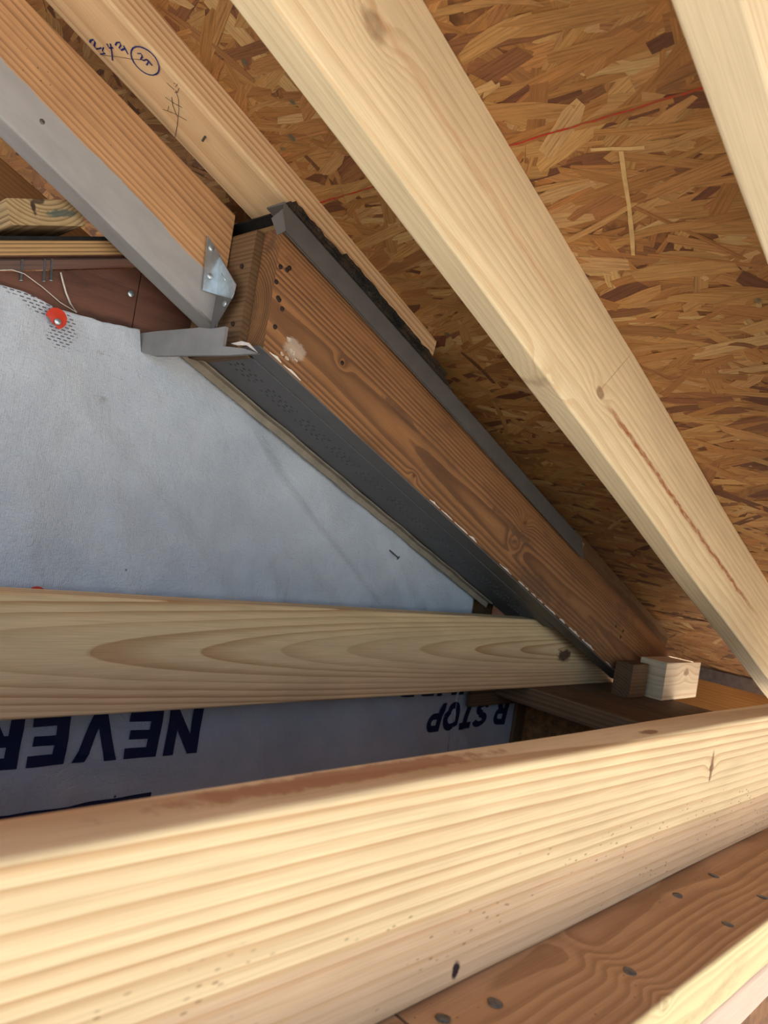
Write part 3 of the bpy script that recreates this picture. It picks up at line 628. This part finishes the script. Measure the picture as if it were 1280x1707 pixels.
GL['G'] = (.90, strip(ell(.46, .5, .335, .385, 45, 350, 24), .24) + [[(.46, .36), (.90, .36), (.90, .54), (.46, .54)]])
def wtext(txt, o, ex, ey, size, sp, slant, mat, name):
    """o: world start of baseline, ex/ey: in-plane unit directions"""
    V = []; F = []; cx = 0
    for c_ in txt:
        if c_ == ' ': cx += .45; continue
        w_, polys = GL[c_]
        for pl in polys:
            b = len(V)
            for p in pl:
                q = o + ex * ((cx + p[0] + p[1] * slant) * size) + ey * (p[1] * size); V.append(q)
            F.append(tuple(range(b, b + len(pl))))
        cx += w_ + sp
    me = mesh('letters', V, F); bm = bmesh.new(); bm.from_mesh(me); bmesh.ops.triangulate(bm, faces=bm.faces)
    bmesh.ops.subdivide_edges(bm, edges=bm.edges, cuts=3, use_grid_fill=True)
    for v in bm.verts: v.co.y = .9335 + wdisp(v.co.x, v.co.z - GZ) - .0022
    bm.to_mesh(me); bm.free()
    return link(name, me, mat, hw)
YL = .9245
ex, ey = Vector((-1, 0, .022)).normalized(), Vector((.022, 0, -1)).normalized()
# ---------------------------------------------------------------- things fixed to the wall
def cap_nail(p, label, r=.0125, tear=True):
    e = tag(empty('cap_nail', p), label, 'nail', 'red cap nails in the house wrap')
    V = [p + Vector((0, -.0035, 0))]; F = []; kk = 20
    for i in range(kk):
        t = 2 * math.pi * i / kk; rr = r * (1 if not (tear and 3.4 < t < 4.9) else .55 + .2 * random.random())
        V.append(p + Vector((rr * math.cos(t), -.002, rr * math.sin(t))))
    for i in range(kk): F.append((0, 1 + i, 1 + (i + 1) % kk))
    c_ = link('cap', mesh('cap', V, F), M_red, e); md = c_.modifiers.new('t', 'SOLIDIFY'); md.thickness = .0012
    nail(NG, p + Vector((.001, -.0042, -.004)), (0, -1, 0), M_nail, e)
    return e
cap_nail(ray_y(93, 531, .927), 'torn red cap nail near the ripped top corner of the wrap')
cap_nail(ray_y(59, 994, .927), 'red cap nail just showing above the level joist', .0125, False)
NL = nail_mesh(.0040, .0012, .020)
o = nail(NL, ray_y(650, 918, .933), (.35, -.8, -.5), M_nail, None, 'bent_nail'); tag(o, 'bent nail sticking out of the house wrap below the soffit', 'nail')
o = nail(nail_mesh(.0045, .0012), ray_y(218, 490, .9515), (0, -1, 0), M_galv, None, 'sheathing_nail'); tag(o, 'shiny nail head in the dark brown sheathing', 'nail')
# ---------------------------------------------------------------- cut roof edge at upper left
BT = math.atan(.39)
def F_left(x, y, z): return frame(P(x, y, z), Vector((math.cos(BT), 0, math.sin(BT))), YV, Vector((-math.sin(BT), 0, math.cos(BT))))
pe = link('cut_roof_deck', boxm(-.16, .235, 0, .13, 0, .0165, .0006), M_ply); place(pe, F_left(.262, .926, .234)); tag(pe, 'raw plywood edge of the cut old roof at the left', 'plywood')
pu = link('shaded_underside', boxm(-.16, .235, .003, .13, -.0012, -.0002), M_sheath, pe); pu.matrix_basis = F_left(.262, .926, .234); tag(pu, 'underside of the plywood with its shade painted in dark')  # dark sheet that paints the shade below the deck edge
fe = link('felt_strip', boxm(-.16, .235, -.003, .13, 0, .004), M_felt); place(fe, F_left(.262 - .0165 * math.sin(BT), .926, .234 + .0166 * math.cos(BT))); tag(fe, 'thin black roofing felt on the raw plywood edge', 'felt')
eb = link('end_grain_block', timber(.13, .086, .0285, r=.003, seed=51, wob=.001), M_end)
place(eb, frame(P(.268, .915, .270) + Vector((math.cos(BT), 0, math.sin(BT))) * .080, YV, -Vector((math.cos(BT), 0, math.sin(BT))), Vector((-math.sin(BT), 0, math.cos(BT)))))
tag(eb, 'cut block showing cracked end grain with a green stain, on the plywood edge', 'block')
NS = nail_mesh(.0022, .001, .030)
for (u, v, lb) in ((37, 424, 'leftmost'), (75, 426, 'middle'), (87, 425, 'rightmost')):
    o = nail(NS, ray_y(u, v, .950), (.12, 0, -1), M_galv, None, 'protruding_nail'); tag(o, lb + ' of three nail points hanging under the raw plywood edge', 'nail', 'nail points under the plywood')
for pts, lb in (([(101, 454), (105, 470), (110, 488), (117, 506), (128, 521)], 'thick white fibre hanging down the dark sheathing to the wrap'), ([(-10, 451), (20, 450), (40, 456), (70, 478), (100, 504), (126, 520)], 'thin white thread curving across the dark sheathing from the left')):
    tag(link('loose_thread', tube([ray_y(u, v, .9485) for u, v in pts], .0011 if pts[0][0] > 50 else .0006), M_white), lb, 'thread')
# ---------------------------------------------------------------- far right: eave wall plates, blocks, posts
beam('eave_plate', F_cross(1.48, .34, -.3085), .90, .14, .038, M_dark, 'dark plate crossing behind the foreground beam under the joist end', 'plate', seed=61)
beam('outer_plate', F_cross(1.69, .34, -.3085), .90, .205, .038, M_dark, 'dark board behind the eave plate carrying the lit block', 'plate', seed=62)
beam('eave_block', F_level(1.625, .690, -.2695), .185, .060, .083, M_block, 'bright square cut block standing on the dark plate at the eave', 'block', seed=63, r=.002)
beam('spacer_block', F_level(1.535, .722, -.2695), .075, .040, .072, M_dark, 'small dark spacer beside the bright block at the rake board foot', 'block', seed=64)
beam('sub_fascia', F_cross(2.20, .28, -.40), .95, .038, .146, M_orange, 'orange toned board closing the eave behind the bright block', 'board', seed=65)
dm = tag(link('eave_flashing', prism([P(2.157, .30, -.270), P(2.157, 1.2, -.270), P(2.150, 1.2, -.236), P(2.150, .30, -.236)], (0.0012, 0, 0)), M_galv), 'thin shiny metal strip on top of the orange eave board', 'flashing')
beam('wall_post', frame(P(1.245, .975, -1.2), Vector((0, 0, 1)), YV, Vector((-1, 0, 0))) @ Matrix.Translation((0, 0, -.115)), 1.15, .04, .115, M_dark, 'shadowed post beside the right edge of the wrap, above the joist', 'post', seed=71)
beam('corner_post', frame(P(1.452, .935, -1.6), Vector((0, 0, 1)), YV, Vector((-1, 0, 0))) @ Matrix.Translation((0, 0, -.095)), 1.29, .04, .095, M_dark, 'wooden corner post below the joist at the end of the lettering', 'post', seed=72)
ob = tag(link('corner_sheathing', prism([P(1.552, .930, -.31), P(1.90, .930, -.31), P(1.90, .930, -2.6), P(1.552, .930, -2.6)], (0, .012, 0)), M_osbcore), 'brown strand board patch right of the corner post', 'panel')
tag(link('nailer_strip', prism([P(1.255, .920, -.296), P(1.448, .920, -.296), P(1.448, .920, -.328), P(1.255, .920, -.328)], (0, .008, 0)), M_dark), 'brown wooden strip over the wrap just under the joist', 'board')
# ---------------------------------------------------------------- print on the wrap
wtext('NEVER', P(.6345, YL, -.301), ex, ey, .0650, .165, .03, M_navy, 'lettering_never')
wtext('STOP', P(1.358, YL, -.324), ex, ey, .0580, .08, .22, M_navy, 'lettering_stop')
wtext('R', P(1.425, YL, -.324), ex, ey, .0560, .08, .22, M_navy, 'lettering_cut_word')
wtext('IMPROVING', P(1.262, YL, -.243), ex, ey, .0640, .13, .2, M_navy, 'lettering_improving')
V = []; F = []
zr = [-.4165 - .006 * j for j in range(15)]
for i in range(150):
    x = -.5 + i * .0072
    for z in zr: V.append(P(x, .9335 + wdisp(x, z) - .0045, z))
for i in range(149):
    for j in range(14): F.append((i * 15 + j, i * 15 + 15 + j, i * 15 + 16 + j, i * 15 + 1 + j))
link('navy_band', mesh('band', V, F), M_navy, hw)
